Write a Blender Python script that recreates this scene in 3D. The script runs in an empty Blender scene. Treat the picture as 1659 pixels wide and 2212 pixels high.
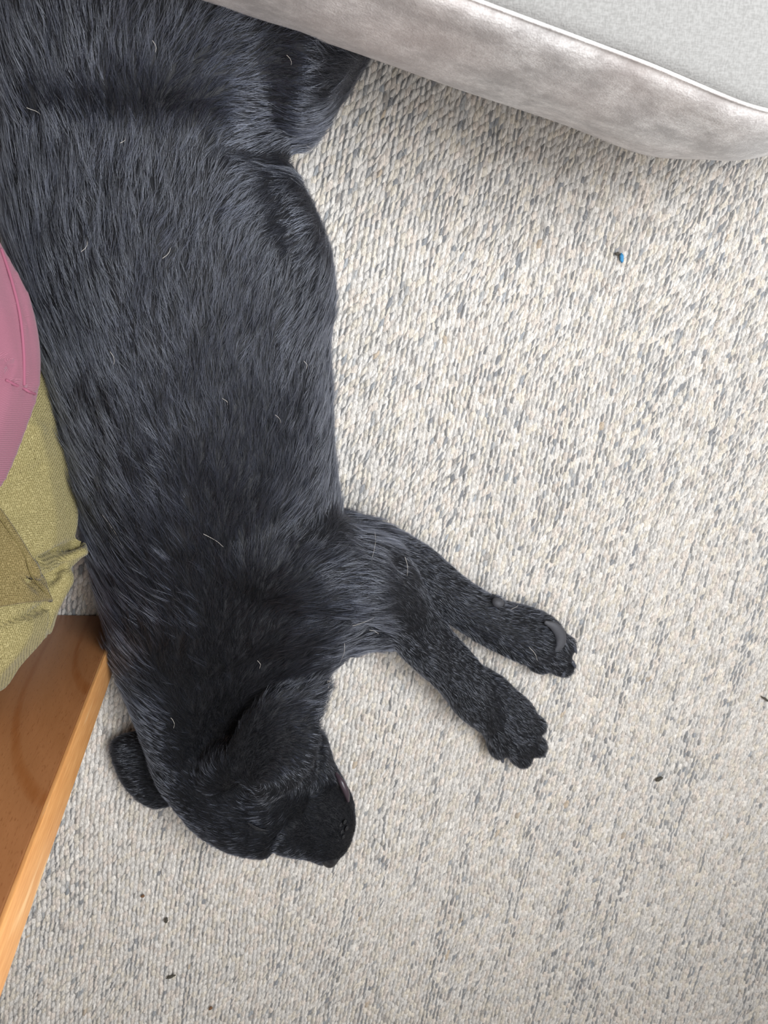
import bpy, bmesh, math, random
import numpy as np
from mathutils import Matrix, Vector

random.seed(7); rng = np.random.default_rng(7)
col = bpy.context.scene.collection
sc = bpy.context.scene

# ------------------------------------------------------------------ camera
W, Hh, F = 1659.0, 2212.0, 1660.0
CAMH = 0.95
NAD = (523.0, 646.0)                       # where the plumb line below the phone falls
zc = np.array([-(NAD[0]-W/2)/F, (NAD[1]-Hh/2)/F, 1.0]); zc /= np.linalg.norm(zc)
xc = np.array([1.0, 0, 0]); xc -= xc.dot(zc)*zc; xc /= np.linalg.norm(xc)
yc = np.cross(zc, xc)
RWC = np.stack([xc, yc, zc])               # camera vector -> world vector
CAM = np.array([0.0, 0.0, CAMH])
def P(px, py, z=0.0):
    """world point seen at photo position px,py and standing at height z"""
    d = RWC @ np.array([(px-W/2)/F, -(py-Hh/2)/F, -1.0])
    return CAM + d*((z-CAMH)/d[2])
def PR(pts):
    """world points -> photo coordinates (n,2)"""
    q = (np.asarray(pts)-CAM) @ RWC
    return np.stack([W/2 - F*q[:, 0]/q[:, 2], Hh/2 + F*q[:, 1]/q[:, 2]], 1)
cd = bpy.data.cameras.new('camera'); cam = bpy.data.objects.new('camera', cd); col.objects.link(cam)
m4 = Matrix.Identity(4)
for i in range(3):
    for j in range(3): m4[i][j] = float(RWC[i][j])
m4.translation = Vector(CAM); cam.matrix_world = m4
cd.sensor_fit = 'HORIZONTAL'; cd.sensor_width = 24; cd.lens = 24*F/W; cd.clip_start = .02
cd.dof.use_dof = True; cd.dof.focus_distance = 0.80; cd.dof.aperture_fstop = 11
sc.camera = cam

# ------------------------------------------------------------------ light
wd = bpy.data.worlds.new('world'); sc.world = wd; wd.use_nodes = True
bg = wd.node_tree.nodes['Background']; bg.inputs[0].default_value = (1.0, .94, .87, 1); bg.inputs[1].default_value = 0.27
def area(name, loc, target, sx, sy, power, color):
    l = bpy.data.lights.new(name, 'AREA'); l.shape = 'RECTANGLE'; l.size = sx; l.size_y = sy; l.energy = power; l.color = color
    o = bpy.data.objects.new(name, l); col.objects.link(o); o.location = loc
    o.rotation_euler = (Vector(target)-Vector(loc)).to_track_quat('-Z', 'Y').to_euler(); return o
area('window_light', (.72, .24, 1.68), (-0.12, 0.55, 0), .7, .7, 41, (.91, .955, 1.0))
area('front_fill_light', (.50, -.50, 1.75), (0.15, .80, 0), .8, .8, 17, (.96, .975, 1.0))  # added fill from the front, lifts the sofa face and the rug below it
sc.view_settings.view_transform = 'Standard'; sc.view_settings.look = 'None'
sc.view_settings.gamma = 1.0; sc.view_settings.use_curve_mapping = False
sc.view_settings.exposure = 0.16

# ------------------------------------------------------------------ helpers
def link(name, me, mat=None, parent=None, smooth=True):
    o = bpy.data.objects.new(name, me); col.objects.link(o)
    if mat: me.materials.append(mat)
    if parent: o.parent = parent
    if smooth and hasattr(me, 'polygons') and len(me.polygons):
        me.polygons.foreach_set('use_smooth', np.ones(len(me.polygons), bool))
    return o
def tag(o, label=None, cat=None, group=None, kind=None):
    if label: o['label'] = label
    if cat: o['category'] = cat
    if group: o['group'] = group
    if kind: o['kind'] = kind
    return o
def empty(name, loc=(0, 0, 0)):
    o = bpy.data.objects.new(name, None); col.objects.link(o); o.location = loc; return o
def mesh(name, v, f):
    me = bpy.data.meshes.new(name); me.from_pydata([tuple(map(float, p)) for p in v], [], [tuple(map(int, q)) for q in f]); me.update(); return me
def quads(name, V, Q):
    """fast mesh from arrays of vertices and quads"""
    me = bpy.data.meshes.new(name)
    me.vertices.add(len(V)); me.vertices.foreach_set('co', np.asarray(V, np.float32).ravel())
    Q = np.asarray(Q, np.int32); me.loops.add(Q.size); me.loops.foreach_set('vertex_index', Q.ravel())
    me.polygons.add(len(Q)); me.polygons.foreach_set('loop_start', np.arange(len(Q), dtype=np.int32)*4)
    me.update(calc_edges=True); me.validate(); return me
def loft(rings, closed=True, caps=True):
    """rings: list of equal-length lists of points"""
    n = len(rings[0]); v = [p for r in rings for p in r]; f = []
    for i in range(len(rings)-1):
        for j in range(n if closed else n-1):
            k = (j+1) % n
            f.append((i*n+j, i*n+k, (i+1)*n+k, (i+1)*n+j))
    if caps and closed:
        a = len(v); v.append(np.mean(rings[0], 0)); v.append(np.mean(rings[-1], 0)); m = (len(rings)-1)*n
        for j in range(n):
            k = (j+1) % n
            f.append((a, k, j)); f.append((a+1, m+j, m+k))
    return v, f
def catmull(pts, n):
    pts = np.asarray(pts, float); pts = np.vstack([2*pts[0]-pts[1], pts, 2*pts[-1]-pts[-2]]); out = []
    for i in range(1, len(pts)-2):
        a, b, c, d = pts[i-1:i+3]
        for t in np.arange(n)/n:
            out.append(.5*((2*b)+(-a+c)*t+(2*a-5*b+4*c-d)*t*t+(-a+3*b-3*c+d)*t**3))
    out.append(pts[-2]); return np.array(out)
def tube(ctrl, rad, n=4, seg=20, flat=1.0):
    """round tapering limb through ctrl (m,3), radii (m); flat squeezes it vertically"""
    c = catmull(np.column_stack([ctrl, rad]), n); rings = []
    p, r = c[:, :3], c[:, 3]
    T = np.gradient(p, axis=0); T /= np.linalg.norm(T, axis=1)[:, None]
    def ring(i, s=1.0, off=0.0):
        t = T[i]; u = np.cross(t, [0, 0, 1.0])
        if np.linalg.norm(u) < 1e-3: u = np.array([1.0, 0, 0])
        u /= np.linalg.norm(u); w = np.cross(u, t)
        return [p[i]+t*off+r[i]*s*(math.cos(a)*u+flat*math.sin(a)*w) for a in np.linspace(0, 2*math.pi, seg, endpoint=False)]
    for a in (85, 60, 35, 15): rings.append(ring(0, math.cos(math.radians(a)), -r[0]*math.sin(math.radians(a))))
    for i in range(len(p)): rings.append(ring(i))
    for a in (15, 35, 60, 85): rings.append(ring(-1, math.cos(math.radians(a)), r[-1]*math.sin(math.radians(a))))
    return loft(rings)
def ellipsoid(c, r, axis=(1, 0, 0), up=(0, 0, 1), seg=20, rings=12):
    """c centre, r (along axis, across, up)"""
    a = np.array(axis, float); a /= np.linalg.norm(a); b = np.cross(up, a); b /= np.linalg.norm(b); u = np.cross(a, b)
    R = []
    for i in range(rings+1):
        t = math.pi*(i+.02)/(rings+.04)
        R.append([np.array(c)+a*(-math.cos(t))*r[0]+math.sin(t)*(math.cos(s)*b*r[1]+math.sin(s)*u*r[2]) for s in np.linspace(0, 2*math.pi, seg, endpoint=False)])
    return loft(R)
def pillow(outline, zmid, hup, hdn, prof=2.4, rings=9, center=None, res=6):
    """closed outline (photo points at height zmid) inflated up by hup and down by hdn"""
    oc = catmull(list(outline)+[outline[0]], res)[:-1]
    base = np.array([P(x, y, zmid(x, y) if callable(zmid) else zmid) for x, y in oc]); c = base.mean(0) if center is None else P(center[0], center[1], zmid(*center) if callable(zmid) else zmid)
    R = []
    for sgn, h in ((-1, hdn), (1, hup)):
        ks = np.linspace(0.03, 1, rings)
        ks = ks if sgn < 0 else ks[::-1][1:]
        for k in ks:
            z = sgn*h*(1-k**prof)**(1/prof)
            r = c+(base-c)*k; r[:, 2] += z; R.append(list(r))
    return loft(R)
def join(parts):
    V, Fc, o = [], [], 0
    for v, f in parts:
        V += list(v); Fc += [tuple(i+o for i in q) for q in f]; o += len(v)
    return V, Fc
def remesh(parts, voxel, smooth, name):
    v, f = join(parts); me = mesh(name, v, f)
    bm = bmesh.new(); bm.from_mesh(me); bmesh.ops.recalc_face_normals(bm, faces=bm.faces); bm.to_mesh(me); bm.free()
    o = bpy.data.objects.new('tmp', me); col.objects.link(o)
    mo = o.modifiers.new('r', 'REMESH'); mo.mode = 'VOXEL'; mo.voxel_size = voxel; mo.use_smooth_shade = True
    s = o.modifiers.new('s', 'SMOOTH'); s.factor = .5; s.iterations = smooth
    dg = bpy.context.evaluated_depsgraph_get(); dg.update()
    out = bpy.data.meshes.new_from_object(o.evaluated_get(dg)); out.name = name
    bpy.data.objects.remove(o); bpy.data.meshes.remove(me); return out
def vnoise(x, y, seed=0, wrap=512):
    g = np.random.default_rng(seed).random((wrap, wrap))
    xi = np.floor(x).astype(int); yi = np.floor(y).astype(int); fx = x-xi; fy = y-yi
    fx = fx*fx*(3-2*fx); fy = fy*fy*(3-2*fy); a = xi % wrap; b = yi % wrap; c = (xi+1) % wrap; d = (yi+1) % wrap
    return (g[a, b]*(1-fx)+g[c, b]*fx)*(1-fy)+(g[a, d]*(1-fx)+g[c, d]*fx)*fy
def srgb(r, g, b): return tuple((c/255/12.92 if c/255 < .04045 else ((c/255+.055)/1.055)**2.4) for c in (r, g, b))+(1,)

# ------------------------------------------------------------------ materials
class Mat:
    def __init__(s, name, color=(.5, .5, .5, 1), rough=.7, spec=.3, sheen=0):
        s.m = bpy.data.materials.new(name); s.m.use_nodes = True; s.t = s.m.node_tree; s.b = s.t.nodes['Principled BSDF']
        s.b.inputs['Base Color'].default_value = color; s.b.inputs['Roughness'].default_value = rough
        s.b.inputs['Specular IOR Level'].default_value = spec
        if sheen: s.b.inputs['Sheen Weight'].default_value = sheen
        s.co = s.t.nodes.new('ShaderNodeTexCoord')
    def n(s, typ, **kw):
        nd = s.t.nodes.new(typ)
        for k, v in kw.items():
            if k in nd.inputs: nd.inputs[k].default_value = v
            else: setattr(nd, k, v)
        return nd
    def l(s, a, b): s.t.links.new(a, b)
    def mapped(s, scale=(1, 1, 1), rot=(0, 0, 0)):
        mp = s.n('ShaderNodeMapping'); s.l(s.co.outputs['Object'], mp.inputs['Vector'])
        mp.inputs['Scale'].default_value = scale; mp.inputs['Rotation'].default_value = rot; return mp.outputs[0]
    def noise(s, scale, vec=None, detail=3, rough=.5, dist=0):
        nd = s.n('ShaderNodeTexNoise'); nd.inputs['Scale'].default_value = scale; nd.inputs['Detail'].default_value = detail
        nd.inputs['Roughness'].default_value = rough; nd.inputs['Distortion'].default_value = dist
        s.l(vec if vec is not None else s.co.outputs['Object'], nd.inputs['Vector']); return nd.outputs['Fac']
    def ramp(s, fac, stops):
        nd = s.n('ShaderNodeValToRGB'); s.l(fac, nd.inputs[0]); e = nd.color_ramp.elements
        while len(e) < len(stops): e.new(.5)
        for q, (p, c) in zip(e, stops): q.position = p; q.color = c if len(c) == 4 else (*c, 1)
        return nd.outputs[0]
    def mix(s, fac, a, b, mode='MIX'):
        nd = s.n('ShaderNodeMix', data_type='RGBA', blend_type=mode)
        for v, k in ((fac, 0), (a, 6), (b, 7)):
            if isinstance(v, (int, float)): nd.inputs[k].default_value = v
            elif isinstance(v, tuple): nd.inputs[k].default_value = v
            else: s.l(v, nd.inputs[k])
        return nd.outputs[2]
    def color(s, c): s.l(c, s.b.inputs['Base Color'])
    def bump(s, h, strength=.5, dist=.001):
        nd = s.n('ShaderNodeBump'); nd.inputs['Strength'].default_value = strength; nd.inputs['Distance'].default_value = dist
        s.l(h, nd.inputs['Height'])
        if getattr(s, 'last', None): s.l(s.last, nd.inputs['Normal'])
        s.last = nd.outputs[0]; s.l(s.last, s.b.inputs['Normal'])
BLK, WHT = (0, 0, 0, 1), (1, 1, 1, 1)

# rug direction (the weave runs this way across the floor)
dv = RWC @ np.array([(-150-W/2)/F, -(7100-Hh/2)/F, -1.0]); dv[2] = 0; dv /= np.linalg.norm(dv)
RV = -dv; RU = np.array([RV[1], -RV[0], 0.0])
RANG = math.atan2(RU[1], RU[0])

mr = Mat('wool_yarn', rough=.95, spec=.1, sheen=.12)
at = mr.n('ShaderNodeAttribute', attribute_name='yarn')
fib = mr.noise(1.0, mr.mapped((1150, 190, 500), (0, 0, -RANG)), 3, .65, .5)
fc = mr.mix(mr.ramp(fib, [(.38, (.10, .10, .10, 1)), (.58, WHT)]), mr.mix(.62, at.outputs['Color'], srgb(104, 102, 100)), at.outputs['Color'])
mr.color(fc); mr.bump(fib, .8, .0016)
mb = Mat('rug_backing', rough=1, spec=.05)
bn = mb.noise(1, mb.mapped((420, 60, 200), (0, 0, -RANG)), 3)
mb.color(mb.ramp(bn, [(.3, srgb(98, 97, 96)), (.7, srgb(188, 183, 176))])); mb.bump(bn, .8, .002)
mf = Mat('floor_boards', srgb(120, 84, 52), .45)
mf.color(mf.ramp(mf.noise(4, mf.mapped((8, 1, 1))), [(.3, srgb(96, 66, 40)), (.7, srgb(140, 100, 62))]))

# sofa fabric: fine cotton-linen weave with faint worn patches
def fabric(name, c1, c2, weave=900, rotz=0.0, blot=True):
    m = Mat(name, rough=.95, spec=.12, sheen=.25)
    w = m.mapped((weave, weave*.28, weave), (0, 0, rotz)); w2 = m.mapped((weave*.28, weave, weave*.4), (0, 0, rotz))
    n1, n2 = m.noise(1, w, 1), m.noise(1, w2, 1)
    mx = m.mix(.5, n1, n2)
    c = m.mix(m.ramp(mx, [(.38, BLK), (.62, WHT)]), c1, c2)
    if blot:
        c = m.mix(m.ramp(m.noise(30, None, 6, .7), [(.40, BLK), (.60, WHT)]), c, tuple(x*.70 for x in c1[:3])+(1,))
        c = m.mix(m.ramp(m.noise(6, None, 3), [(.4, BLK), (.7, (.4, .4, .4, 1))]), c, srgb(205, 186, 178))
    m.color(c); m.bump(mx, .5, .0012); m.bump(m.noise(60, None, 4, .7), .35, .0015); return m
SOFA = math.atan2(P(1390, 345, .17)[1]-P(430, 0, .17)[1], P(1390, 345, .17)[0]-P(430, 0, .17)[0])
m_sofa = fabric('sofa_cover', srgb(202, 197, 194), srgb(228, 225, 222), 700, -SOFA)  # front paler than the cloth itself, missing light put into the colour
m_sofa_top = fabric('sofa_cushion_linen', srgb(128, 126, 123), srgb(143, 141, 138), 900, -SOFA, False)  # top darker than the cloth itself, its weaker light put into the colour
m_under = Mat('sofa_underside', srgb(70, 64, 58), .9)
m_darkwood = Mat('sofa_leg_wood', srgb(110, 74, 44), .4)

mw = Mat('beech_shaded_face', rough=.36, spec=.45)  # broad face of the board, its shade darkened into the wood colour
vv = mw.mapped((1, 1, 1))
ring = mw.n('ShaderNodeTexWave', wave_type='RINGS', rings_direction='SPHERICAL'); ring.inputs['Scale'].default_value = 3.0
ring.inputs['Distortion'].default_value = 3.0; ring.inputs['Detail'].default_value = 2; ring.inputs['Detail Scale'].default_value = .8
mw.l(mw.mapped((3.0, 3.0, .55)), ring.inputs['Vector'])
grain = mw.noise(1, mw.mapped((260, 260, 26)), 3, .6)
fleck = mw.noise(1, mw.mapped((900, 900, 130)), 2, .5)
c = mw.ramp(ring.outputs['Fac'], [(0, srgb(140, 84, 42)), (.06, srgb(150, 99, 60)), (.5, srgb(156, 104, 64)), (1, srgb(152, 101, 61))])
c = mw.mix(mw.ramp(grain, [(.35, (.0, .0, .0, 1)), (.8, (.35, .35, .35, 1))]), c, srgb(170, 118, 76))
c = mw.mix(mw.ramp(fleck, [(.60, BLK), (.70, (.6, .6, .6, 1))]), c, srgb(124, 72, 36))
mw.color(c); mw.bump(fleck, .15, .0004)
me_ = Mat('beech_lit_edge', rough=.42, spec=.4)  # same beech on the lit side, brightness kept in the colour
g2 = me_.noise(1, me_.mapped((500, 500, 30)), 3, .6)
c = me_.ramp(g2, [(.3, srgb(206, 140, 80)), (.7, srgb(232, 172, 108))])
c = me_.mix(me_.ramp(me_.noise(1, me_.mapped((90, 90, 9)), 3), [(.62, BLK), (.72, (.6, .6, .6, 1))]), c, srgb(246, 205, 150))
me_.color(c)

def dog_skin():
    m = Mat('black_coat_skin', (.006, .006, .0075, 1), .6, .3)
    m.bump(m.noise(900, None, 2), .5, .0006); return m
m_skin = dog_skin()
m_fur = bpy.data.materials.new('black_fur'); m_fur.use_nodes = True; t = m_fur.node_tree
t.nodes.clear(); hb = t.nodes.new('ShaderNodeBsdfHairPrincipled'); ou = t.nodes.new('ShaderNodeOutputMaterial')
hb.parametrization = 'COLOR'; hb.inputs['Color'].default_value = (.012, .014, .022, 1)
hb.inputs['Roughness'].default_value = .20; hb.inputs['IOR'].default_value = 1.85; hb.inputs['Radial Roughness'].default_value = .35; hb.inputs['Random Roughness'].default_value = .3
if 'Coat' in hb.inputs: hb.inputs['Coat'].default_value = 0.0
t.links.new(hb.outputs[0], ou.inputs[0])
m_under_fur = m_fur.copy(); m_under_fur.name = 'black_undercoat'
h2 = [n for n in m_under_fur.node_tree.nodes if n.type == 'BSDF_HAIR_PRINCIPLED'][0]
h2.inputs['Roughness'].default_value = .5; h2.inputs['IOR'].default_value = 1.3; h2.inputs['Color'].default_value = (.003, .0035, .005, 1)
m_nose = Mat('nose_leather', (.006, .006, .008, 1), .28, .5); m_nose.bump(m_nose.n('ShaderNodeTexVoronoi', Scale=700).outputs['Distance'], .5, .0006)
m_pad = Mat('paw_pad', srgb(62, 62, 66), .55, .4); m_pad.bump(m_pad.noise(1200, None, 2), .7, .0006)
m_claw = Mat('claw_horn', srgb(64, 66, 74), .3, .5)
m_gum = Mat('lip_skin', srgb(58, 47, 53), .35, .5)
m_lint = Mat('pale_hair', srgb(220, 212, 200), .6)
m_fuzz = Mat('wool_fuzz', srgb(215, 209, 200), .8)
m_crumb = Mat('brown_crumb', srgb(112, 82, 58), .9)
m_dcrumb = Mat('dark_crumb', srgb(70, 66, 58), .9)
m_blue = Mat('blue_lint', srgb(62, 128, 172), .8)

ms = Mat('pink_jersey', rough=.95, spec=.1, sheen=.12)
wv = ms.n('ShaderNodeTexWave', bands_direction='X'); wv.inputs['Scale'].default_value = 380; wv.inputs['Distortion'].default_value = 1.2; wv.inputs['Detail'].default_value = 1
ms.l(ms.mapped((1, 1, 1), (0, .5, .9)), wv.inputs['Vector'])
c = ms.mix(wv.outputs['Fac'], srgb(124, 79, 92), srgb(151, 102, 116))
c = ms.mix(ms.ramp(ms.noise(9, None, 3), [(.4, BLK), (.7, (.5, .5, .5, 1))]), c, srgb(128, 78, 91))
ms.color(c); ms.bump(wv.outputs['Fac'], .5, .0008); ms.bump(ms.noise(30, None, 3), .3, .003)
mo = Mat('olive_melange_weave', rough=.95, spec=.1, sheen=.10)
w1 = mo.n('ShaderNodeTexWave', bands_direction='X'); w1.inputs['Scale'].default_value = 230; w1.inputs['Distortion'].default_value = .8
w2 = mo.n('ShaderNodeTexWave', bands_direction='Y'); w2.inputs['Scale'].default_value = 230; w2.inputs['Distortion'].default_value = .8
r_ = mo.mapped((1, 1, 1), (0, 0, .35)); mo.l(r_, w1.inputs['Vector']); mo.l(r_, w2.inputs['Vector'])
wx = mo.mix(.5, w1.outputs['Fac'], w2.outputs['Fac'])
c = mo.mix(mo.ramp(wx, [(.25, BLK), (.65, WHT)]), srgb(86, 79, 48), srgb(142, 130, 88))
c = mo.mix(mo.ramp(mo.noise(850, None, 1), [(.5, BLK), (.7, WHT)]), c, srgb(158, 147, 105))
vo = mo.n('ShaderNodeTexVoronoi', Scale=170); mo.l(mo.co.outputs['Object'], vo.inputs['Vector'])
c = mo.mix(mo.ramp(vo.outputs['Distance'], [(.07, WHT), (.13, BLK)]), c, srgb(84, 74, 46))
mo.color(c); mo.bump(wx, .4, .0007); mo.bump(mo.noise(24, None, 3), .35, .004)
mo2 = mo.m.copy(); mo2.name = 'brown_olive_weave'
for nd in mo2.node_tree.nodes:
    if nd.type == 'MIX':
        for k in (6, 7):
            if not nd.inputs[k].is_linked and max(nd.inputs[k].default_value[:3]) < .99:
                cc = nd.inputs[k].default_value; nd.inputs[k].default_value = (cc[0]*.72, cc[1]*.66, cc[2]*.62, 1)
m_seam = Mat('olive_thread', srgb(104, 92, 54), .9)
m_pseam = Mat('pink_thread', srgb(138, 80, 98), .9)
m_body = Mat('skin', srgb(214, 168, 142), .55)

# ------------------------------------------------------------------ floor and rug
fl = link('floor', mesh('floor', [(-3, -3, -.012), (3, -3, -.012), (3, 3, -.012), (-3, 3, -.012)], [(0, 1, 2, 3)]), mf.m)
tag(fl, 'wooden floor under the rug', kind='structure')

rug = empty('rug'); tag(rug, 'cream and grey flecked flat-woven wool rug covering the floor under the dog', 'rug')
def uv2w(u, v, z=0.0):
    u = np.asarray(u); v = np.asarray(v); return np.stack([u*RU[0]+v*RV[0], u*RU[1]+v*RV[1], np.broadcast_to(z, u.shape)], -1)
cor = np.array([P(x, y) for x, y in ((0, 0), (W, 0), (0, Hh), (W, Hh))]); cu, cv = cor@RU, cor@RV
u0, u1, v0, v1 = cu.min()-.2, cu.max()+.2, cv.min()-.2, cv.max()+.2
bk = link('backing', mesh('backing', *(lambda a, b: (list(a)+list(b), [(3, 2, 1, 0), (4, 5, 6, 7)]+[(i, (i+1) % 4, (i+1) % 4+4, i+4) for i in range(4)]))(
    uv2w(np.array([u0-.5, u1+.5, u1+.5, u0-.5]), np.array([v0-.5, v0-.5, v1+.5, v1+.5]), -.012),
    uv2w(np.array([u0-.5, u1+.5, u1+.5, u0-.5]), np.array([v0-.5, v0-.5, v1+.5, v1+.5]), -.0015))), mb.m, rug, False)
PU, PV = .0062, .0102
nu, nv = int((u1-u0)/PU), int((v1-v0)/PV)
iu, iv = np.meshgrid(np.arange(nu), np.arange(nv), indexing='ij'); iu, iv = iu.ravel(), iv.ravel()
U = u0+iu*PU; V = v0+(iv+.5*(iu % 2))*PV
U = U+(vnoise(U*9+5, V*7, 3)-.5)*.010+rng.normal(0, .0005, U.size); V = V+(vnoise(U*8, V*8, 4)-.5)*.012+rng.normal(0, .0011, U.size)
pr = PR(uv2w(U, V)); keep = (pr[:, 0] > -260) & (pr[:, 0] < W+260) & (pr[:, 1] > -200) & (pr[:, 1] < Hh+220)
U, V, iu, iv, pr = U[keep], V[keep], iu[keep], iv[keep], pr[keep]; N = U.size
# yarn colour: runs of grey yarn along the weave, a little tan and pink
line = np.clip((vnoise(iu*.97+.5, iv*.035+3, 15)-.66)*5, 0, 1)*np.clip((vnoise(iu*.5+8, iv*.08, 16)-.3)*2, 0, 1)
streak = vnoise(iu*.93+.3, iv*.05, 11)*.6+vnoise(iu*.31, iv*.03, 12)*.4
big = vnoise(U*4.0+3, V*1.6+7, 13)
dark = .28*np.clip((streak-.53)*5, 0, 1)+.18*np.clip((big-.5)*3, 0, 1)
for (sx, sy, su, sv, a) in ((800, 210, .05, .12, .45), (1400, 930, .016, .12, .7), (1560, 400, .03, .08, .45), (1640, 1300, .02, .2, .35), (120, 1960, .035, .14, .3), (1480, 1620, .012, .14, .45), (1640, 2050, .02, .12, .4), (1240, 1010, .03, .09, .25), (290, 2050, .01, .12, .4)):
    q = P(sx, sy); dark = dark+a*np.exp(-((U-q@RU)/su)**2-((V-q@RV)/sv)**2)
isd = rng.random(N) < np.clip(.006+dark*.20, 0, .3)
pal = np.array([srgb(230, 223, 214)[:3], srgb(224, 217, 208)[:3], srgb(226, 214, 202)[:3], srgb(221, 215, 208)[:3], srgb(225, 215, 200)[:3]])
colr = pal[rng.integers(0, 5, N)]*(rng.normal(1, .045, N)[:, None])
gr = np.array([srgb(158, 160, 162)[:3], srgb(176, 175, 173)[:3], srgb(140, 140, 142)[:3], srgb(178, 170, 162)[:3]])
colr = np.where(isd[:, None], gr[rng.integers(0, 4, N)]*rng.normal(1, .12, N)[:, None], colr)
tan = (rng.random(N) < .0015)[:, None]; colr = np.where(tan, np.array(srgb(200, 182, 160)[:3]), colr)
S, T = np.meshgrid(np.linspace(-1, 1, 5), np.linspace(-1, 1, 6), indexing='ij'); S, T = S.ravel(), T.ravel()
wd_ = PU*.55*rng.normal(1, .12, N); ln = PV*.72*rng.normal(1, .12, N); ht = .0034*rng.normal(1, .2, N)
ht = np.where(isd, ht*.6, ht); wd_ = np.where(isd, wd_*.85, wd_)
tilt = rng.normal(.15, .10, N)+(vnoise(U*11, V*11, 17)-.5)*.3
lu = S[None]*wd_[:, None]*np.sqrt(np.clip(1-(T*.96)**2, 0, 1))[None]**.8; lv = T[None]*ln[:, None]
wu = U[:, None]+lu+lv*tilt[:, None]*1.0; wv_ = V[:, None]+lv
wz = ht[:, None]*(np.sqrt(np.clip(1-(S*.98)**2, 0, 1))*np.clip(1-(T*.98)**2, 0, 1)**.5)[None]*1.2-.0022
VV = uv2w(wu.ravel(), wv_.ravel(), wz.ravel())
q = np.array([(a*6+b, (a+1)*6+b, (a+1)*6+b+1, a*6+b+1) for a in range(4) for b in range(5)])
QQ = (np.arange(N)[:, None, None]*30+q[None]).reshape(-1, 4)
rme = quads('stitches', VV, QQ)
ca = rme.attributes.new('yarn', 'FLOAT_COLOR', 'POINT'); cc = np.ones((N, 30, 4), np.float32); 
sh_ = np.clip((dark[:, None]*1.1+.20+line[:, None]*1.3)*rng.uniform(0.1, 2.0, N)[:, None], 0, .85)*np.where(S[None] < -.2, 1.0, np.where(S[None] > .8, .85, 0.0))*(rng.random(N)[:, None] < .8)
ends = .35*np.clip((np.abs(T)[None]-.7)*3, 0, 1); sh_ = np.clip(sh_+ends*rng.random(N)[:, None], 0, .9)[:, :, None]
cc[:, :, :3] = np.clip(colr, 0, 1)[:, None, :]*(1-sh_)+np.array(srgb(128, 130, 133)[:3])*sh_; ca.data.foreach_set('color', cc.ravel())
st = link('stitches', rme, mr.m, rug); tag(st, kind='stuff')

def hair(name, roots, mat, parent, rad, tipfrac=.15):
    """roots: (n, k, 3) strand points -> one curves object"""
    n, k = roots.shape[:2]; hc = bpy.data.hair_curves.new(name); hc.add_curves([k]*n)
    hc.attributes['position'].data.foreach_set('vector', roots.astype(np.float32).ravel())
    ra = hc.attributes.get('radius') or hc.attributes.new('radius', 'FLOAT', 'POINT')
    pr_ = np.linspace(1, tipfrac, k)[None]*np.asarray(rad).reshape(-1, 1)*np.ones((n, 1))
    ra.data.foreach_set('value', pr_.astype(np.float32).ravel())
    hc.materials.append(mat); o = bpy.data.objects.new(name, hc); col.objects.link(o)
    if parent: o.parent = parent
    return o
# loose wool fibres standing off the weave
nf = 60000; fu = rng.uniform(u0, u1, nf); fv = rng.uniform(v0, v1, nf); a = rng.normal(math.pi/2, 1.0, nf); L = rng.uniform(.003, .013, nf); k = 5
pts = np.zeros((nf, k, 3)); a2 = a.copy(); cuu, cvv = fu.copy(), fv.copy(); bend = rng.normal(0, .35, nf)
for i in range(k):
    pts[:, i] = uv2w(cuu, cvv, .0018+.0030*math.sin(math.pi*(i+.2)/k)*rng.random(nf)); cuu = cuu+np.cos(a2)*L/k; cvv = cvv+np.sin(a2)*L/k; a2 = a2+bend
fz = hair('fuzz', pts, m_fuzz.m, rug, np.full(nf, .00011)); tag(fz, kind='stuff')

# ------------------------------------------------------------------ black dog
# stations across the trunk: row, back edge, belly edge, height of the body there
STA = [(-420, 100, 420, .12), (-330, 0, 560, .17), (-200, -40, 680, .19), (-80, -40, 720, .195), (60, -25, 730, .198), (170, -6, 700, .195), (250, 2, 668, .190), (300, 4, 640, .180), (345, 6, 622, .178), (420, 14, 655, .184),
       (500, 24, 690, .192), (580, 40, 712, .198), (660, 66, 716, .203), (750, 90, 706, .207), (850, 116, 710, .210), (950, 142, 714, .210), (1050, 168, 724, .207),
       (1130, 186, 745, .203), (1210, 205, 770, .196), (1290, 222, 790, .187), (1370, 240, 765, .174), (1430, 254, 715, .158), (1490, 274, 660, .142), (1560, 298, 590, .126), (1630, 326, 540, .116), (1690, 356, 500, .10)]
st_ = catmull(STA, 3); rings = []
for y, l, r, h in st_:
    zm = h*.48; a_, b_ = P(l, y, zm), P(r, y, zm); c_ = (a_+b_)/2; hw = (b_-a_)/2; R = []
    for t_ in np.linspace(0, 2*math.pi, 48, endpoint=False):
        cx, sz = math.cos(t_), math.sin(t_); e = .88
        x_ = math.copysign(abs(cx)**e, cx); z_ = math.copysign(abs(sz)**e, sz)
        R.append(c_+hw*x_+np.array([0, 0, (h-zm if z_ > 0 else zm-.002)*z_]))
    rings.append(R)
parts = [loft(rings)]
def pw(x, y, z): return P(x, y, z)
def dirn(a_, b_): d_ = np.array(b_)-np.array(a_); return d_/np.linalg.norm(d_)
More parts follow.
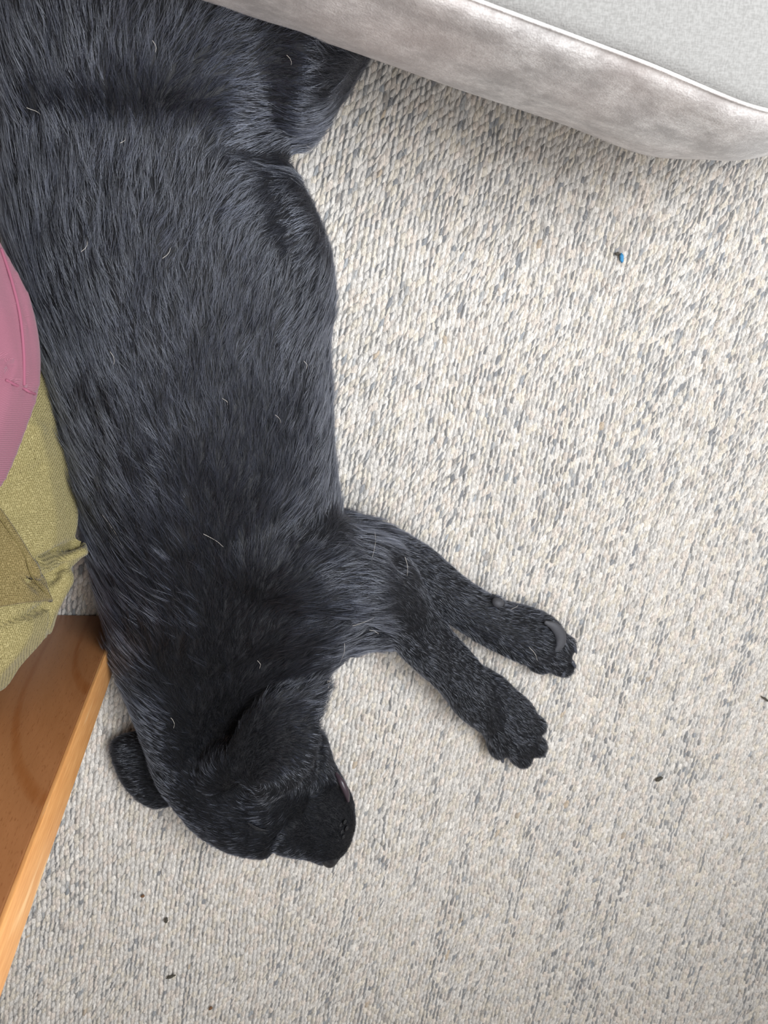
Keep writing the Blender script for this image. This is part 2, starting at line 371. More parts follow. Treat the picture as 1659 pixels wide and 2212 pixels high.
# hind quarter: thigh and folded hind leg running in under the sofa
parts.append(pillow([(200, 60), (300, 260), (500, 320), (610, 338), (680, 303), (722, 238), (762, 170), (796, 112), (830, 20), (840, -80), (780, -190), (600, -260), (400, -200)], .085, .104, .083, 2.6, center=(560, 60)))
parts.append(tube([P(760, -40, .08), P(700, -240, .07), P(600, -420, .055)], [.06, .042, .032]))
parts.append(tube([P(600, -420, .055), P(720, -500, .04), P(860, -560, .036), P(930, -590, .034)], [.032, .026, .028, .032], flat=.9))
parts.append(tube([P(600, 80, .045), P(900, -120, .045), P(760, -330, .04)], [.045, .05, .032]))
parts.append(tube([P(180, -400, .09), P(250, -560, .05), P(420, -720, .03)], [.035, .025, .012]))
# shoulder, chest, upper arm
parts.append(ellipsoid(P(560, 1180, .135), (.125, .075, .072), axis=P(760, 1200, .1)-P(420, 1100, .1)))
parts.append(ellipsoid(P(560, 1290, .115), (.13, .085, .075), axis=P(760, 1330, .1)-P(400, 1260, .1)))
# upper foreleg, lying over the other one
parts.append(tube([P(640, 1230, .135), P(745, 1242, .125), P(812, 1262, .105), P(868, 1325, .082), P(930, 1398, .062), P(985, 1452, .050), P(1025, 1505, .042), P(1055, 1540, .034)],
                  [.062, .058, .050, .038, .0335, .0320, .0325, .028], seg=28))
parts.append(ellipsoid(P(835, 1205, .105), (.026, .020, .026), axis=P(865, 1200, .1)-P(780, 1190, .1)))
parts.append(tube([P(700, 1345, .1), P(790, 1350, .09), P(850, 1368, .07)], [.05, .032, .02]))
# lower foreleg
parts.append(tube([P(690, 1180, .07), P(800, 1188, .055), P(890, 1226, .045), P(975, 1290, .038), P(1050, 1338, .036), P(1110, 1368, .034), P(1150, 1386, .033)],
                  [.05, .036, .033, .030, .0315, .033, .032], seg=28))
def toes(cen, tips, r, z, heel):
    for (x, y), rr in zip(tips, r):
        a_, b_ = P(heel[0], heel[1], z), P(x, y, z*.85); d_ = b_-a_
        parts.append(tube([a_+d_*.35, a_+d_*.75, b_-d_/np.linalg.norm(d_)*rr*.75], [rr*.9, rr, rr*.86], seg=16))
toes(None, [(1174, 1572), (1172, 1622), (1138, 1650), (1082, 1634)], (.0165, .0170, .0165, .0150), .029, (1062, 1545))
parts.append(pillow([(992, 1480), (1010, 1530), (1040, 1582), (1062, 1612), (1090, 1630), (1130, 1636), (1160, 1610), (1168, 1570), (1150, 1524), (1112, 1488), (1076, 1456), (1020, 1435)], .028, .028, .024, 2.3))
toes(None, [(1206, 1358), (1238, 1398), (1232, 1448), (1178, 1446)], (.0160, .0165, .0165, .0150), .030, (1110, 1370))
parts.append(pillow([(1040, 1292), (1090, 1300), (1150, 1314), (1196, 1336), (1226, 1378), (1234, 1420), (1216, 1446), (1170, 1444), (1130, 1424), (1090, 1404), (1040, 1388)], .028, .026, .024, 2.3))
parts.append(ellipsoid(P(1066, 1304, .050), (.014, .011, .012), axis=P(1100, 1310, 0)-P(1040, 1290, 0)))
# head: skull in side view, cheek, brow, muzzle, lips
parts.append(pillow([(318, 1560), (318, 1640), (352, 1700), (402, 1762), (450, 1800), (500, 1824), (560, 1834), (598, 1828), (618, 1800), (660, 1740), (690, 1660), (672, 1580), (600, 1520), (480, 1500), (380, 1500)], .062, .066, .058, 2.2, center=(510, 1680)))
parts.append(tube([P(560, 1735, .066), P(620, 1768, .060), P(672, 1798, .055), P(700, 1822, .052)], [.056, .045, .036, .026], seg=28, flat=1.05))
parts.append(pillow([(600, 1812), (640, 1834), (690, 1846), (714, 1846), (738, 1830), (758, 1805), (766, 1765), (762, 1725), (742, 1685), (722, 1650), (706, 1600), (688, 1585), (640, 1640), (600, 1720)], .048, .047, .044, 2.4, center=(680, 1755)))
parts.append(ellipsoid(P(735, 1770, .062), (.036, .020, .026), axis=P(745, 1810, 0)-P(735, 1700, 0)))
parts.append(ellipsoid(P(545, 1800, .088), (.028, .018, .030), axis=P(600, 1815, 0)-P(480, 1780, 0)))
parts.append(ellipsoid(P(560, 1690, .085), (.055, .05, .05), axis=P(640, 1730, 0)-P(480, 1650, 0)))
# upper ear: a folded flap lying over the cheek
def flap(outline, zf, thick=.005, res=5, center=None, grid=8):
    oc = catmull(list(outline)+[outline[0]], res)[:-1]; c0 = np.mean(oc, 0) if center is None else np.array(center)
    top, bot = [], []
    for k in np.linspace(0.02, 1, grid):
        rr_ = c0+(oc-c0)*k; th = thick*(1 if k < .97 else .5)
        top.append([P(x, y, zf(x, y, k)+th) for x, y in rr_]); bot.append([P(x, y, zf(x, y, k)-th) for x, y in rr_])
    return loft(bot+top[::-1])
EAR = [(488, 1628), (505, 1590), (532, 1545), (565, 1505), (600, 1487), (645, 1478), (688, 1466), (708, 1470), (707, 1504), (692, 1550), (688, 1605), (672, 1655), (640, 1698), (600, 1722), (566, 1734), (548, 1712), (520, 1690), (492, 1665)]
def earz(x, y, k):
    d_ = math.hypot(x-500, y-1640)/240
    fold = .006*math.exp(-((x-600)*.62+(y-1590)*.78)**2/1500)
    return .163-.008*d_**2+.010*math.sin(min(d_, 1)*2.8)-.004*max(0, k-.72)/.28-fold
parts.append(flap(EAR, earz, .0052, center=(590, 1600)))
parts.append(tube([P(470, 1660, .115), P(500, 1640, .140), P(535, 1630, .150)], [.03, .026, .014]))
# lower ear, spread on the rug behind the neck
parts.append(pillow([(238, 1604), (262, 1590), (310, 1578), (360, 1600), (420, 1680), (430, 1735), (380, 1738), (336, 1746), (298, 1726), (266, 1690), (244, 1645)], .022, .018, .018, 2.2, center=(335, 1670)))
dme = remesh(parts, .0029, 7, 'dog_body')
# push gentle muscle and skin relief into the coat surface
nvt = len(dme.vertices); co = np.zeros(nvt*3, np.float32); dme.vertices.foreach_get('co', co); co = co.reshape(-1, 3).astype(float)
no = np.zeros(nvt*3, np.float32); dme.vertices.foreach_get('normal', no); no = no.reshape(-1, 3)
pp = PR(co); disp = np.zeros(nvt)
for (x, y, sx, sy, ang, a) in ((570, 338, 90, 24, 8, -.008), (612, 500, 40, 120, -15, -.005), (655, 500, 22, 130, -22, .004), (690, 1190, 90, 18, 14, .006), (735, 1260, 60, 26, 20, -.004),
                               (540, 1450, 160, 20, -18, -.006), (450, 1590, 20, 80, 22, -.006), (80, 260, 16, 130, 0, -.008), (110, 430, 20, 110, 8, -.007), (120, 130, 20, 90, 0, -.006), (1150, 1598, 24, 3.5, 20, -.005), (1118, 1622, 24, 3.5, 58, -.005), (1074, 1612, 20, 3.5, 78, -.004), (1208, 1428, 22, 3.5, 20, -.005), (860, 1215, 14, 46, -38, -.008), (250, 900, 30, 300, -12, .004),
                               (608, 1812, 10, 46, 30, -.008), (560, 1785, 34, 8, 25, -.004), (650, 120, 40, 120, 15, .006), (210, 480, 18, 120, 12, -.004)):
    an = math.radians(ang); dx, dy = pp[:, 0]-x, pp[:, 1]-y; uu = dx*math.cos(an)+dy*math.sin(an); vv_ = -dx*math.sin(an)+dy*math.cos(an)
    disp += a*np.exp(-(uu/sx)**2-(vv_/sy)**2)
disp *= np.clip(no[:, 2]*1.5+.2, 0, 1)
disp += (vnoise(co[:, 0]*22+50, co[:, 1]*22+50, 21)-.5)*.003*np.clip(no[:, 2]+.2, 0, 1)
co = co+no*disp[:, None]; co[:, 2] = np.maximum(co[:, 2], .0032)
dme.vertices.foreach_set('co', co.astype(np.float32).ravel()); dme.update()
dme.materials.clear()
dog = link('black_dog', dme, m_skin.m)
tag(dog, 'black short-haired dog asleep on its side on the rug, legs stretched out', 'dog')

# --- fur
tr = np.array([]); dme.calc_loop_triangles(); nt = len(dme.loop_triangles); ti = np.zeros(nt*3, np.int32); dme.loop_triangles.foreach_get('vertices', ti); ti = ti.reshape(-1, 3)
no = np.zeros(nvt*3, np.float32); dme.vertices.foreach_get('normal', no); no = no.reshape(-1, 3).astype(float)
A, B, C_ = co[ti[:, 0]], co[ti[:, 1]], co[ti[:, 2]]; ar = np.linalg.norm(np.cross(B-A, C_-A), axis=1)/2
cen = (A+B+C_)/3; fn = np.cross(B-A, C_-A); fn /= np.linalg.norm(fn, axis=1)[:, None]+1e-12
vw = CAM-cen; vw /= np.linalg.norm(vw, axis=1)[:, None]; pc = PR(cen)
vis = ((fn*vw).sum(1) > -.45) & (pc[:, 0] > -120) & (pc[:, 1] > -140)
wgt = ar*vis
def smooth01(x): x = np.clip(x, 0, 1); return x*x*(3-2*x)
def furlen(x, y):
    L_ = np.full(x.shape, .017)
    L_ = L_+.009*np.exp(-((x-(60+.13*y))/110)**2)                       # longer along the back
    L_ = np.where(y > 1000, L_+.003*np.exp(-((y-1200)/200)**2), L_)
    hd = smooth01((y-1480)/120)*(x < 800); L_ = L_*(1-hd)+.0075*hd      # face
    mz = smooth01((x-600)/60)*smooth01((y-1640)/80)*(x < 800); L_ = L_*(1-mz)+.0048*mz
    lg = smooth01((x-800)/80)*(y > 1000); L_ = L_*(1-lg)+.0072*lg       # legs
    return L_
dens = 1/ (furlen(pc[:, 0], pc[:, 1])/.017)**.8
wgt = wgt*dens
NF = 360000
idx = rng.choice(nt, NF, p=wgt/wgt.sum()); r1, r2 = rng.random(NF), rng.random(NF); s1 = np.sqrt(r1)
b0, b1, b2 = (1-s1)[:, None], (s1*(1-r2))[:, None], (s1*r2)[:, None]
root = b0*A[idx]+b1*B[idx]+b2*C_[idx]
nn = b0*no[ti[idx, 0]]+b1*no[ti[idx, 1]]+b2*no[ti[idx, 2]]; nn /= np.linalg.norm(nn, axis=1)[:, None]
pq = PR(root); G = np.array([(60, 100, 0, -1), (60, 400, 0, -1), (100, 700, -.25, -1), (160, 950, -.3, -1), (230, 1150, -.25, -1), (300, 900, -.15, -1), (450, 600, .05, -1), (600, 620, .45, -1), (690, 620, .8, -.9), (640, 480, .9, -.6), (560, 420, .8, -.6),
    (450, 420, .35, -1), (300, 300, .1, -1), (420, 180, .6, -.8), (550, 220, .95, -.1), (650, 220, 1, .25), (720, 130, 1, .4), (500, 60, .8, -.5), (300, 60, .3, -1), (600, 320, .9, -.2), (600, 900, .2, -1), (700, 900, .35, -1), (600, 1080, .2, -1), (700, 1080, .4, -.9),
    (450, 900, 0, -1), (350, 1250, -.3, -1), (500, 1200, .0, -1), (640, 1220, .6, -.6), (740, 1200, .95, -.1), (820, 1230, .9, .5), (900, 1360, .7, .7), (1000, 1470, .65, .75), (1110, 1590, .65, .75), (950, 1240, .8, .5), (1050, 1320, .85, .5), (1180, 1400, .85, .5), (640, 1350, .5, -.6), (750, 1340, .8, .1),
    (330, 1420, -.25, -1), (450, 1450, .0, -1), (620, 1430, .6, -.7), (380, 1560, -.2, -1), (720, 1780, -.6, -.7), (640, 1800, -.8, -.4), (560, 1800, -.8, -.5), (450, 1730, -.6, -.8), (400, 1650, -.4, -.9), (540, 1600, .6, -.6), (640, 1520, .7, -.4), (660, 1620, .4, .6), (590, 1690, .2, .8), (300, 1650, -.8, .4), (500, 1560, .1, -1)], float)
acc = np.zeros((NF, 2)); wsum = np.zeros(NF)
for gx, gy, dx, dy in G:
    w_ = np.exp(-((pq[:, 0]-gx)**2+(pq[:, 1]-gy)**2)/(2*75**2))+1e-7/(1+((pq[:, 0]-gx)**2+(pq[:, 1]-gy)**2)/1e4); n_ = math.hypot(dx, dy)
    acc[:, 0] += w_*dx/n_; acc[:, 1] += w_*dy/n_; wsum += w_
acc /= np.linalg.norm(acc, axis=1)[:, None]+1e-9
swl = (vnoise(pq[:, 0]/70+9, pq[:, 1]/110+9, 31)-.5)*.45+(vnoise(pq[:, 0]/12, pq[:, 1]/40, 32)-.5)*.55+rng.normal(0, .13, NF)
ca_, sa_ = np.cos(swl), np.sin(swl); ax = acc[:, 0]*ca_-acc[:, 1]*sa_; ay = acc[:, 0]*sa_+acc[:, 1]*ca_
d3 = ax[:, None]*xc_w if False else np.stack([ax, -ay, np.zeros(NF)], 1)    # floor-plane direction of lie
tg = d3-(d3*nn).sum(1)[:, None]*nn; tl = np.linalg.norm(tg, axis=1)[:, None]; tg = tg/(tl+1e-6)
Ls = furlen(pq[:, 0], pq[:, 1])*rng.uniform(.65, 1.15, NF)*(.8+.4*vnoise(pq[:, 0]/30, pq[:, 1]/50, 33))
lift = .20+.16*(vnoise(pq[:, 0]/20+3, pq[:, 1]/45+3, 34)-.5)+rng.normal(0, .05, NF)
lift = np.where(nn[:, 2] < .35, lift+.10, lift); shortf = np.clip((.014-Ls)/.008, 0, 1); lift = lift+.16*shortf; lift = np.maximum(lift, .13+.12*shortf)
from mathutils import kdtree
NC = 15000; ci = rng.choice(NF, NC, replace=False); kd = kdtree.KDTree(NC)
for j, i in enumerate(ci): kd.insert(root[i], j)
kd.balance(); near = np.array([kd.find(p)[1] for p in root]); cl = root[ci][near]-root
cl -= (cl*nn).sum(1)[:, None]*nn; cstr = np.clip(rng.normal(.62, .22, NF), 0, 1)*np.clip((Ls-.004)/.013, 0.05, 1)
cr = rng.normal(0, 1, NC)[near]; lift = lift+.05*cr*(1-shortf); Ls = Ls*(1+.12*cr)
tg = tg+cl*0; side = np.cross(nn, tg); swc = rng.normal(0, .13, NC)[near]; tg = tg+side*swc[:, None]
side = np.cross(nn, tg); kk = 5; strands = np.zeros((NF, kk, 3)); curl = rng.normal(0, .10, NF)
for i in range(kk):
    t_ = i/(kk-1)
    strands[:, i] = root-nn*.0001+tg*(Ls*t_)[:, None]+nn*(Ls*(lift*t_*1.25-.62*lift*t_*t_))[:, None]+side*(Ls*curl*t_*t_)[:, None]+cl*(cstr*t_)[:, None]
strands[:, :, 2] = np.maximum(strands[:, :, 2], .0035)
gd = rng.random(NF) < .42*(1-.62*shortf)*(1-.25*smooth01((pq[:, 1]-1050)/250))
fur = hair('fur', strands[~gd], m_under_fur, dog, rng.uniform(.00008, .00017, (~gd).sum()), .12); tag(fur, kind='stuff')
g2_ = strands[gd]; gdir = g2_[:, -1:]-g2_[:, :1]; g2_ = g2_+gdir*(np.linspace(0, 1, kk)**1)[None, :, None]*.12+nn[gd][:, None]*(.0004+.0009*np.linspace(0, 1, kk)[None, :, None])
gh = hair('guard_hairs', g2_, m_fur, dog, rng.uniform(.00009, .00019, gd.sum()), .1); tag(gh, kind='stuff')
# coarse guard hairs catching the light along the back
def part(name, geo, mat, parent=dog, label=None):
    v, f = geo; o = link(name, mesh(name, v, f), mat.m if hasattr(mat, 'm') else mat, parent)
    bm = bmesh.new(); bm.from_mesh(o.data); bmesh.ops.recalc_face_normals(bm, faces=bm.faces); bm.to_mesh(o.data); bm.free()
    if label: o['label'] = label
    return o
nose = part('nose', pillow([(676, 1830), (688, 1810), (716, 1808), (736, 1822), (722, 1844), (698, 1848)], .052, .038, .030, 2.2), m_nose, label='shiny black nose')
for (x, y) in ((708, 1852), ): part('nostril', ellipsoid(P(x, y, .0868), (.0035, .0022, .0018), axis=(1, .5, 0), seg=10, rings=6), m_skin, nose)
part('lip', tube([P(727, 1672, .066), P(738, 1690, .074), P(748, 1712, .076), P(752, 1730, .072)], [.0022, .0042, .0042, .002], seg=10), m_gum, label='pinkish inner lip')
for i, (x, y) in enumerate(((725, 1790), (735, 1783), (744, 1776), (728, 1803), (738, 1797), (748, 1790), (730, 1815), (741, 1808))):
    part('whisker_bump', ellipsoid(P(x, y, .089), (.0042, .0022, .0026), axis=P(x+6, y-10, 0)-P(x, y, 0), seg=10, rings=6), m_nose)
part('eyelid', tube([P(536, 1778, .128), P(556, 1790, .129), P(580, 1794, .122)], [.001, .0022, .001], seg=8), m_nose, label='closed black eyelid')
# pads and claws
part('carpal_pad', ellipsoid(P(1075, 1302, .0590), (.0085, .0065, .007), axis=(1, -.4, 0)), m_pad, label='grey wrist pad')
part('main_pad', tube([P(1180, 1345, .0515), P(1198, 1354, .052), P(1211, 1374, .051), P(1208, 1394, .051), P(1196, 1404, .051)], [.003, .0065, .0078, .007, .004], seg=14, flat=.6), m_pad, label='grey crescent pad')
part('toe_pad', ellipsoid(P(1178, 1402, .0535), (.009, .006, .0035), axis=(1, -.2, 0)), m_pad)
def claw(x, y, z, dx, dy, L_=.013, r=.003):
    a_ = P(x, y, z); b_ = P(x+dx, y+dy, z-.004); m_ = (a_+b_)/2+np.array([0, 0, .002])
    part('claw', tube([a_, m_, b_], [r, r*.8, r*.25], seg=10), m_claw)
for q_ in ((1216, 1458, .040, 4, -34), (1238, 1396, .036, 8, 16), (1236, 1430, .036, 8, 14), (1172, 1574, .018, 8, 6), (1172, 1626, .018, 6, 10), (1134, 1650, .018, 6, 10), (1084, 1638, .018, 2, 10)): claw(*q_)

# pale stray hairs caught on the coat and on the rug
def onbody(x, y):
    """height of the coat at a photo position"""
    d_ = (P(x, y, 0)-CAM); hit, loc, nrm, _ = dog.ray_cast(Vector(CAM), Vector(d_).normalized())
    return np.array(loc)+np.array(nrm)*.004 if hit else P(x, y, .004)
bpy.context.view_layer.update()
strays = []
for (x, y, dx, dy) in ((805, 1148, -4, 42), (868, 1205, 4, 30), (740, 1385, -8, 30), (760, 1345, 32, -12), (352, 560, 12, -16), (262, 312, 8, -8), (590, 895, 8, 12), (372, 1545, 4, 16), (178, 545, 8, -16), (440, 1150, 30, 20), (700, 330, -30, -16), (795, 1355, 14, 8), (555, 1420, 4, 14), (1140, 1395, 14, 20), (1100, 1320, 12, -6), (228, 1110, 30, 50), (620, 120, 6, 14), (330, 90, 5, 18), (240, 760, 6, 20), (60, 230, 20, 10), (480, 860, 8, 10), (650, 780, 4, 12)):
    s_ = []
    for i in range(7):
        t_ = i/6; s_.append(onbody(x+dx*t_*1.4+random.uniform(-.4, .4)+4*math.sin(t_*3.2), y+dy*t_*1.4))
    strays.append(s_)
sh = hair('stray_hair', np.array(strays), m_lint.m, None, np.full(len(strays), .00013), .5); tag(sh, 'pale shed hairs scattered over the black coat of the dog', 'hair', kind='stuff')
nl = 240; px_, py_ = rng.uniform(20, 1640, nl), rng.uniform(140, 2200, nl); w0 = np.array([P(x, y, .0035) for x, y in zip(px_, py_)]); aa = rng.uniform(0, 6.28, nl); bb = rng.normal(0, .3, nl); LL = rng.uniform(.008, .03, nl)
pts = np.zeros((nl, 7, 3)); cur = w0.copy()
for i in range(7):
    pts[:, i] = cur; cur = cur+np.stack([np.cos(aa), np.sin(aa), 0*aa], 1)*(LL/6)[:, None]; aa = aa+bb
rh = hair('shed_hair', pts, m_lint.m, None, np.full(nl, .00013), .6); tag(rh, 'thin pale shed hairs lying loose all over the rug', 'hair', kind='stuff')

# crumbs
def crumb(name, x, y, r, ax_, mat, label, cat):
    v, f = ellipsoid((0, 0, 0), r, axis=ax_, seg=12, rings=8); v = [np.array(p)*(1+.25*math.sin(p[0]*2100+i)*math.cos(p[1]*1900)) for i, p in enumerate(v)]
    o = link(name, mesh(name, v, f), mat.m); o.location = P(x, y, .0035+r[2]*.5); tag(o, label, cat); return o
crumb('lint', 1343, 557, (.0055, .0026, .0022), (.1, -1, 0), m_blue, 'small blue scrap of lint on the rug right of the dog', 'lint')
crumb('crumb', 1333, 548, (.0024, .002, .0014), (1, .5, 0), m_dcrumb, 'dark speck beside the blue scrap of lint', 'crumb')
crumb('crumb', 308, 1936, (.0028, .002, .0016), (1, .2, 0), m_crumb, 'orange-brown crumb on the rug, highest of those below the lower ear', 'crumb')
crumb('crumb', 359, 1988, (.0045, .0025, .002), (.2, 1, 0), m_dcrumb, 'upright dark crumb on the rug below the dog forehead', 'crumb')
crumb('crumb', 369, 2110, (.0065, .0022, .0018), (1, .25, 0), m_dcrumb, 'elongated grey-brown crumb lying sideways near the lower left of the rug', 'crumb')
crumb('crumb', 455, 2178, (.0036, .0022, .0016), (.7, .7, 0), m_crumb, 'brown crumb nearest the bottom edge of the photo', 'crumb')
crumb('crumb', 1424, 1683, (.006, .003, .0022), (1, .45, 0), m_dcrumb, 'dark olive crumb on the rug at the right, below and right of the paws', 'crumb')
crumb('crumb', 1653, 1510, (.009, .0018, .0015), (1, -.7, 0), m_dcrumb, 'thin dark blue-grey scrap at the right edge of the rug', 'crumb')

# ------------------------------------------------------------------ sofa
Z0, Z1 = .175, .36
sofa = empty('sofa'); tag(sofa, 'pale grey-beige fabric sofa with a rounded corner overhanging the dog', 'sofa')
FR = [(-500, -270), (0, -130), (250, -58), (416, 6), (600, 69), (780, 128), (985, 198), (1190, 268), (1330, 322), (1400, 342), (1465, 351), (1540, 350), (1600, 343), (1659, 334), (1800, 290), (2100, 160), (2450, -80)]
fr = np.array([P(x, y, Z0) for x, y in FR]); fr = catmull(fr, 6)
back = np.array([P(1500, -1900, Z0), P(300, -1900, Z0), P(-900, -1500, Z0)])
cc_ = np.array([fr[:, 0].mean(), fr[:, 1].mean()+.35, 0])
def sring(z, off, wob=0.0):
    T_ = np.gradient(fr, axis=0); n_ = np.stack([T_[:, 1], -T_[:, 0], 0*T_[:, 0]], 1); n_ /= np.linalg.norm(n_, axis=1)[:, None]
    r = fr+n_*off; s_ = np.arange(len(r)); r = r+n_*(wob*np.sin(s_*.37+z*40))[:, None]; r[:, 2] = z+wob*.6*np.sin(s_*.23+1)
    return r
def extend(r, depth=.85):
    b = r.copy(); b[:, 1] = b[:, 1]*.0+np.maximum(r[:, 1]+.05, 1.25); return b
lev = [(Z0+.012, -.03), (Z0+.002, -.012), (Z0, -.004), (Z0+.003, -.002), (Z0+.015, .0), (Z0+.035, .003), (Z0+.06, .006), (Z0+.09, .007), (Z0+.12, .006), (Z0+.155, .003), (Z1-.012, .002), (Z1-.003, -.003), (Z1, -.010), (Z1, -.02)]
rings = [list(sring(z, o, .0015 if Z0+.01 < z < Z1-.02 else .0006)) for z, o in lev]
topb = sring(Z1, -.02); botb = sring(Z0+.012, -.03)
rings = [list(extend(botb))]+rings+[list(extend(topb))]
part('seat_base', loft(rings, closed=False, caps=False), m_sofa, sofa)
# seat cushion on top, set back from the base, and the welt between them
lev = [(Z1-.002, -.005), (Z1+.003, -.006), (Z1+.006, -.014), (Z1+.010, -.03), (Z1+.014, -.06), (Z1+.018, -.12)]
rings = [list(sring(z, o, .0006)) for z, o in lev]; rings.append(list(extend(sring(Z1+.020, -.16))))
part('seat_cushion', loft(rings, closed=False, caps=False), m_sofa_top, sofa)
part('piping', tube(sring(Z1, -.004)[::3], [.0014]*len(sring(0, 0)[::3]), n=3, seg=10), m_sofa, sofa)
0 and part('hem_seam', tube(sring(Z0+.012, .003)[::3], [.0012]*len(sring(0, 0)[::3]), n=3, seg=8), m_sofa, sofa)
def boxv(x0, x1, y0, y1, z0, z1): return ([(x0, y0, z0), (x1, y0, z0), (x1, y1, z0), (x0, y1, z0), (x0, y0, z1), (x1, y0, z1), (x1, y1, z1), (x0, y1, z1)], [(3, 2, 1, 0), (4, 5, 6, 7), (0, 1, 5, 4), (1, 2, 6, 5), (2, 3, 7, 6), (3, 0, 4, 7)])
for (x, y) in ((P(1480, 120, 0)[0], P(1480, 120, 0)[1]+.12), (.95, 1.15), (-.55, 1.22)):
    part('leg', tube([(x, y, .012), (x, y, .09), (x, y, Z0+.01)], [.016, .02, .024], seg=16), m_darkwood, sofa)

# ------------------------------------------------------------------ wooden panel standing at the lower left
pa, pb = P(262, 1328, 0), P(120, 1325, 0); d_ = dirn(pa, pb); nrm = np.array([d_[1], -d_[0], 0]);
if nrm[1] > 0: nrm = -nrm
th = .048
panel = empty('wooden_panel', tuple(pa)); tag(panel, 'upright orange-brown beech furniture side panel standing on the rug at the left', 'furniture panel')
LB, HB = .50, .60; b = .0016
def pbox(x0, x1, y0, y1, z0, z1): return [tuple(d_*x+nrm*y+np.array([0, 0, z])) for x, y, z in ((x0, y0, z0), (x1, y0, z0), (x1, y1, z0), (x0, y1, z0), (x0, y0, z1), (x1, y0, z1), (x1, y1, z1), (x0, y1, z1))]
FCS = [(3, 2, 1, 0), (4, 5, 6, 7), (0, 1, 5, 4), (1, 2, 6, 5), (2, 3, 7, 6), (3, 0, 4, 7)]
def bev(o, w=.0015):
    m_ = o.modifiers.new('bevel', 'BEVEL'); m_.width = w; m_.segments = 3; return o
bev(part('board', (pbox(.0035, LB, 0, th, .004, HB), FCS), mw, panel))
bev(part('front_edge', (pbox(0, .004, 0, th, .004, HB), FCS), me_, panel, label='front edge in the lit tone of the beech'), .001)

# ------------------------------------------------------------------ person sitting by the dog
person = empty('person'); tag(person, 'person in dusty pink top and olive shorts sitting beside the dog', 'person')
def q(x, y, z): return P(x, y, z)
pel = q(-250, 1060, .15)
sk = [pel, q(-330, 930, .24), q(-520, 760, .36), q(-700, 600, .47), q(-900, 500, .54), q(-1050, 420, .60)]
bparts = [tube([sk[0], sk[1], sk[2], sk[3]], [.10, .09, .10, .10], seg=24), tube([sk[3], sk[4], sk[5]], [.07, .05, .052], seg=20), ellipsoid(sk[5]+np.array([-.03, .02, .09]), (.075, .095, .11)), ellipsoid(sk[5]+np.array([-.03, -.075, .08]), (.014, .02, .016)), ellipsoid(sk[5]+np.array([-.105, .02, .085]), (.012, .02, .03)), ellipsoid(sk[5]+np.array([.045, .02, .085]), (.012, .02, .03)),
          tube([pel+np.array([-.02, 0, 0]), pel+np.array([-.25, -.05, -.02]), pel+np.array([-.47, -.06, .02])], [.095, .08, .055], seg=20),
          tube([pel+np.array([-.47, -.06, .0]), pel+np.array([-.6, .15, -.06]), pel+np.array([-.7, .36, -.09])], [.052, .05, .035], seg=20),
          tube([sk[3]+np.array([0, .08, 0]), sk[3]+np.array([-.02, .3, -.2]), sk[3]+np.array([-.02, .42, -.42])], [.05, .042, .03], seg=18)]
body = link('body', remesh(bparts, .012, 4, 'body'), m_body.m, person)
m_hair = Mat('brown_hair', srgb(74, 52, 38), .6)
part('hair', ellipsoid(sk[5]+np.array([-.03, .038, .115]), (.086, .098, .105), seg=28, rings=18), m_hair, person)
def wrinkle(me, seed, amp, sc1=14):
    n_ = len(me.vertices); c_ = np.zeros(n_*3, np.float32); me.vertices.foreach_get('co', c_); c_ = c_.reshape(-1, 3).astype(float)
    nr = np.zeros(n_*3, np.float32); me.vertices.foreach_get('normal', nr); nr = nr.reshape(-1, 3)
    a_ = (vnoise(c_[:, 0]*sc1+c_[:, 2]*9+40, c_[:, 1]*sc1*.6+c_[:, 2]*12+40, seed)-.5)*amp+(vnoise(c_[:, 0]*sc1*2.3+60, c_[:, 1]*sc1*1.6+c_[:, 2]*20+60, seed+1)-.5)*amp*.5
    return c_, nr, a_
# shorts: seat, thigh and the fold beside the dog
sp = [pillow([(-420, 760), (-200, 740), (20, 760), (92, 800), (128, 880), (152, 960), (166, 1040), (172, 1110), (164, 1160), (140, 1205), (120, 1270), (122, 1330), (98, 1385), (52, 1440), (0, 1500), (-120, 1500), (-420, 1430), (-600, 1300), (-600, 900)], lambda x, y: .135+.115*min(1, max(0, (y-1050)/450)), .10, .12, 2.2, center=(-190, 1130), rings=12),
      tube([q(40, 1225, .19), q(100, 1215, .18), q(150, 1195, .168), q(178, 1180, .16)], [.030, .020, .0135, .0065], seg=16),
      tube([q(60, 1330, .20), q(95, 1290, .195), q(130, 1250, .19)], [.03, .02, .014], seg=16)]
sme = remesh(sp, .0036, 2, 'shorts'); c_, nr, a_ = wrinkle(sme, 41, .007)
pz = PR(c_)
for (x0, y0, x1, y1, w_, a__) in ((85, 1214, 176, 1168, 7, -.022), (70, 1234, 176, 1190, 10, .008), (60, 1270, 130, 1225, 7, -.008), (105, 1262, 122, 1245, 5, -.010), (0, 1050, 90, 1010, 14, -.004), (60, 1330, 118, 1300, 7, -.004), (0, 880, 80, 930, 12, .003), (112, 1300, 106, 1395, 2.5, -.0025), (0, 1345, 100, 1310, 6, -.005)):
    dx, dy = x1-x0, y1-y0; t_ = np.clip(((pz[:, 0]-x0)*dx+(pz[:, 1]-y0)*dy)/(dx*dx+dy*dy), 0, 1); dd = np.hypot(pz[:, 0]-x0-t_*dx, pz[:, 1]-y0-t_*dy)
    a_ = a_+a__*np.exp(-(dd/w_)**2)*(nr[:, 2] > -.2)
c_ = c_+nr*a_[:, None]; c_[:, 2] = np.maximum(c_[:, 2], .006); sme.vertices.foreach_set('co', c_.astype(np.float32).ravel()); sme.update(); sme.materials.clear()
shorts = link('shorts', sme, mo.m, person); shorts['label'] = 'olive shorts'
bpy.context.view_layer.update()
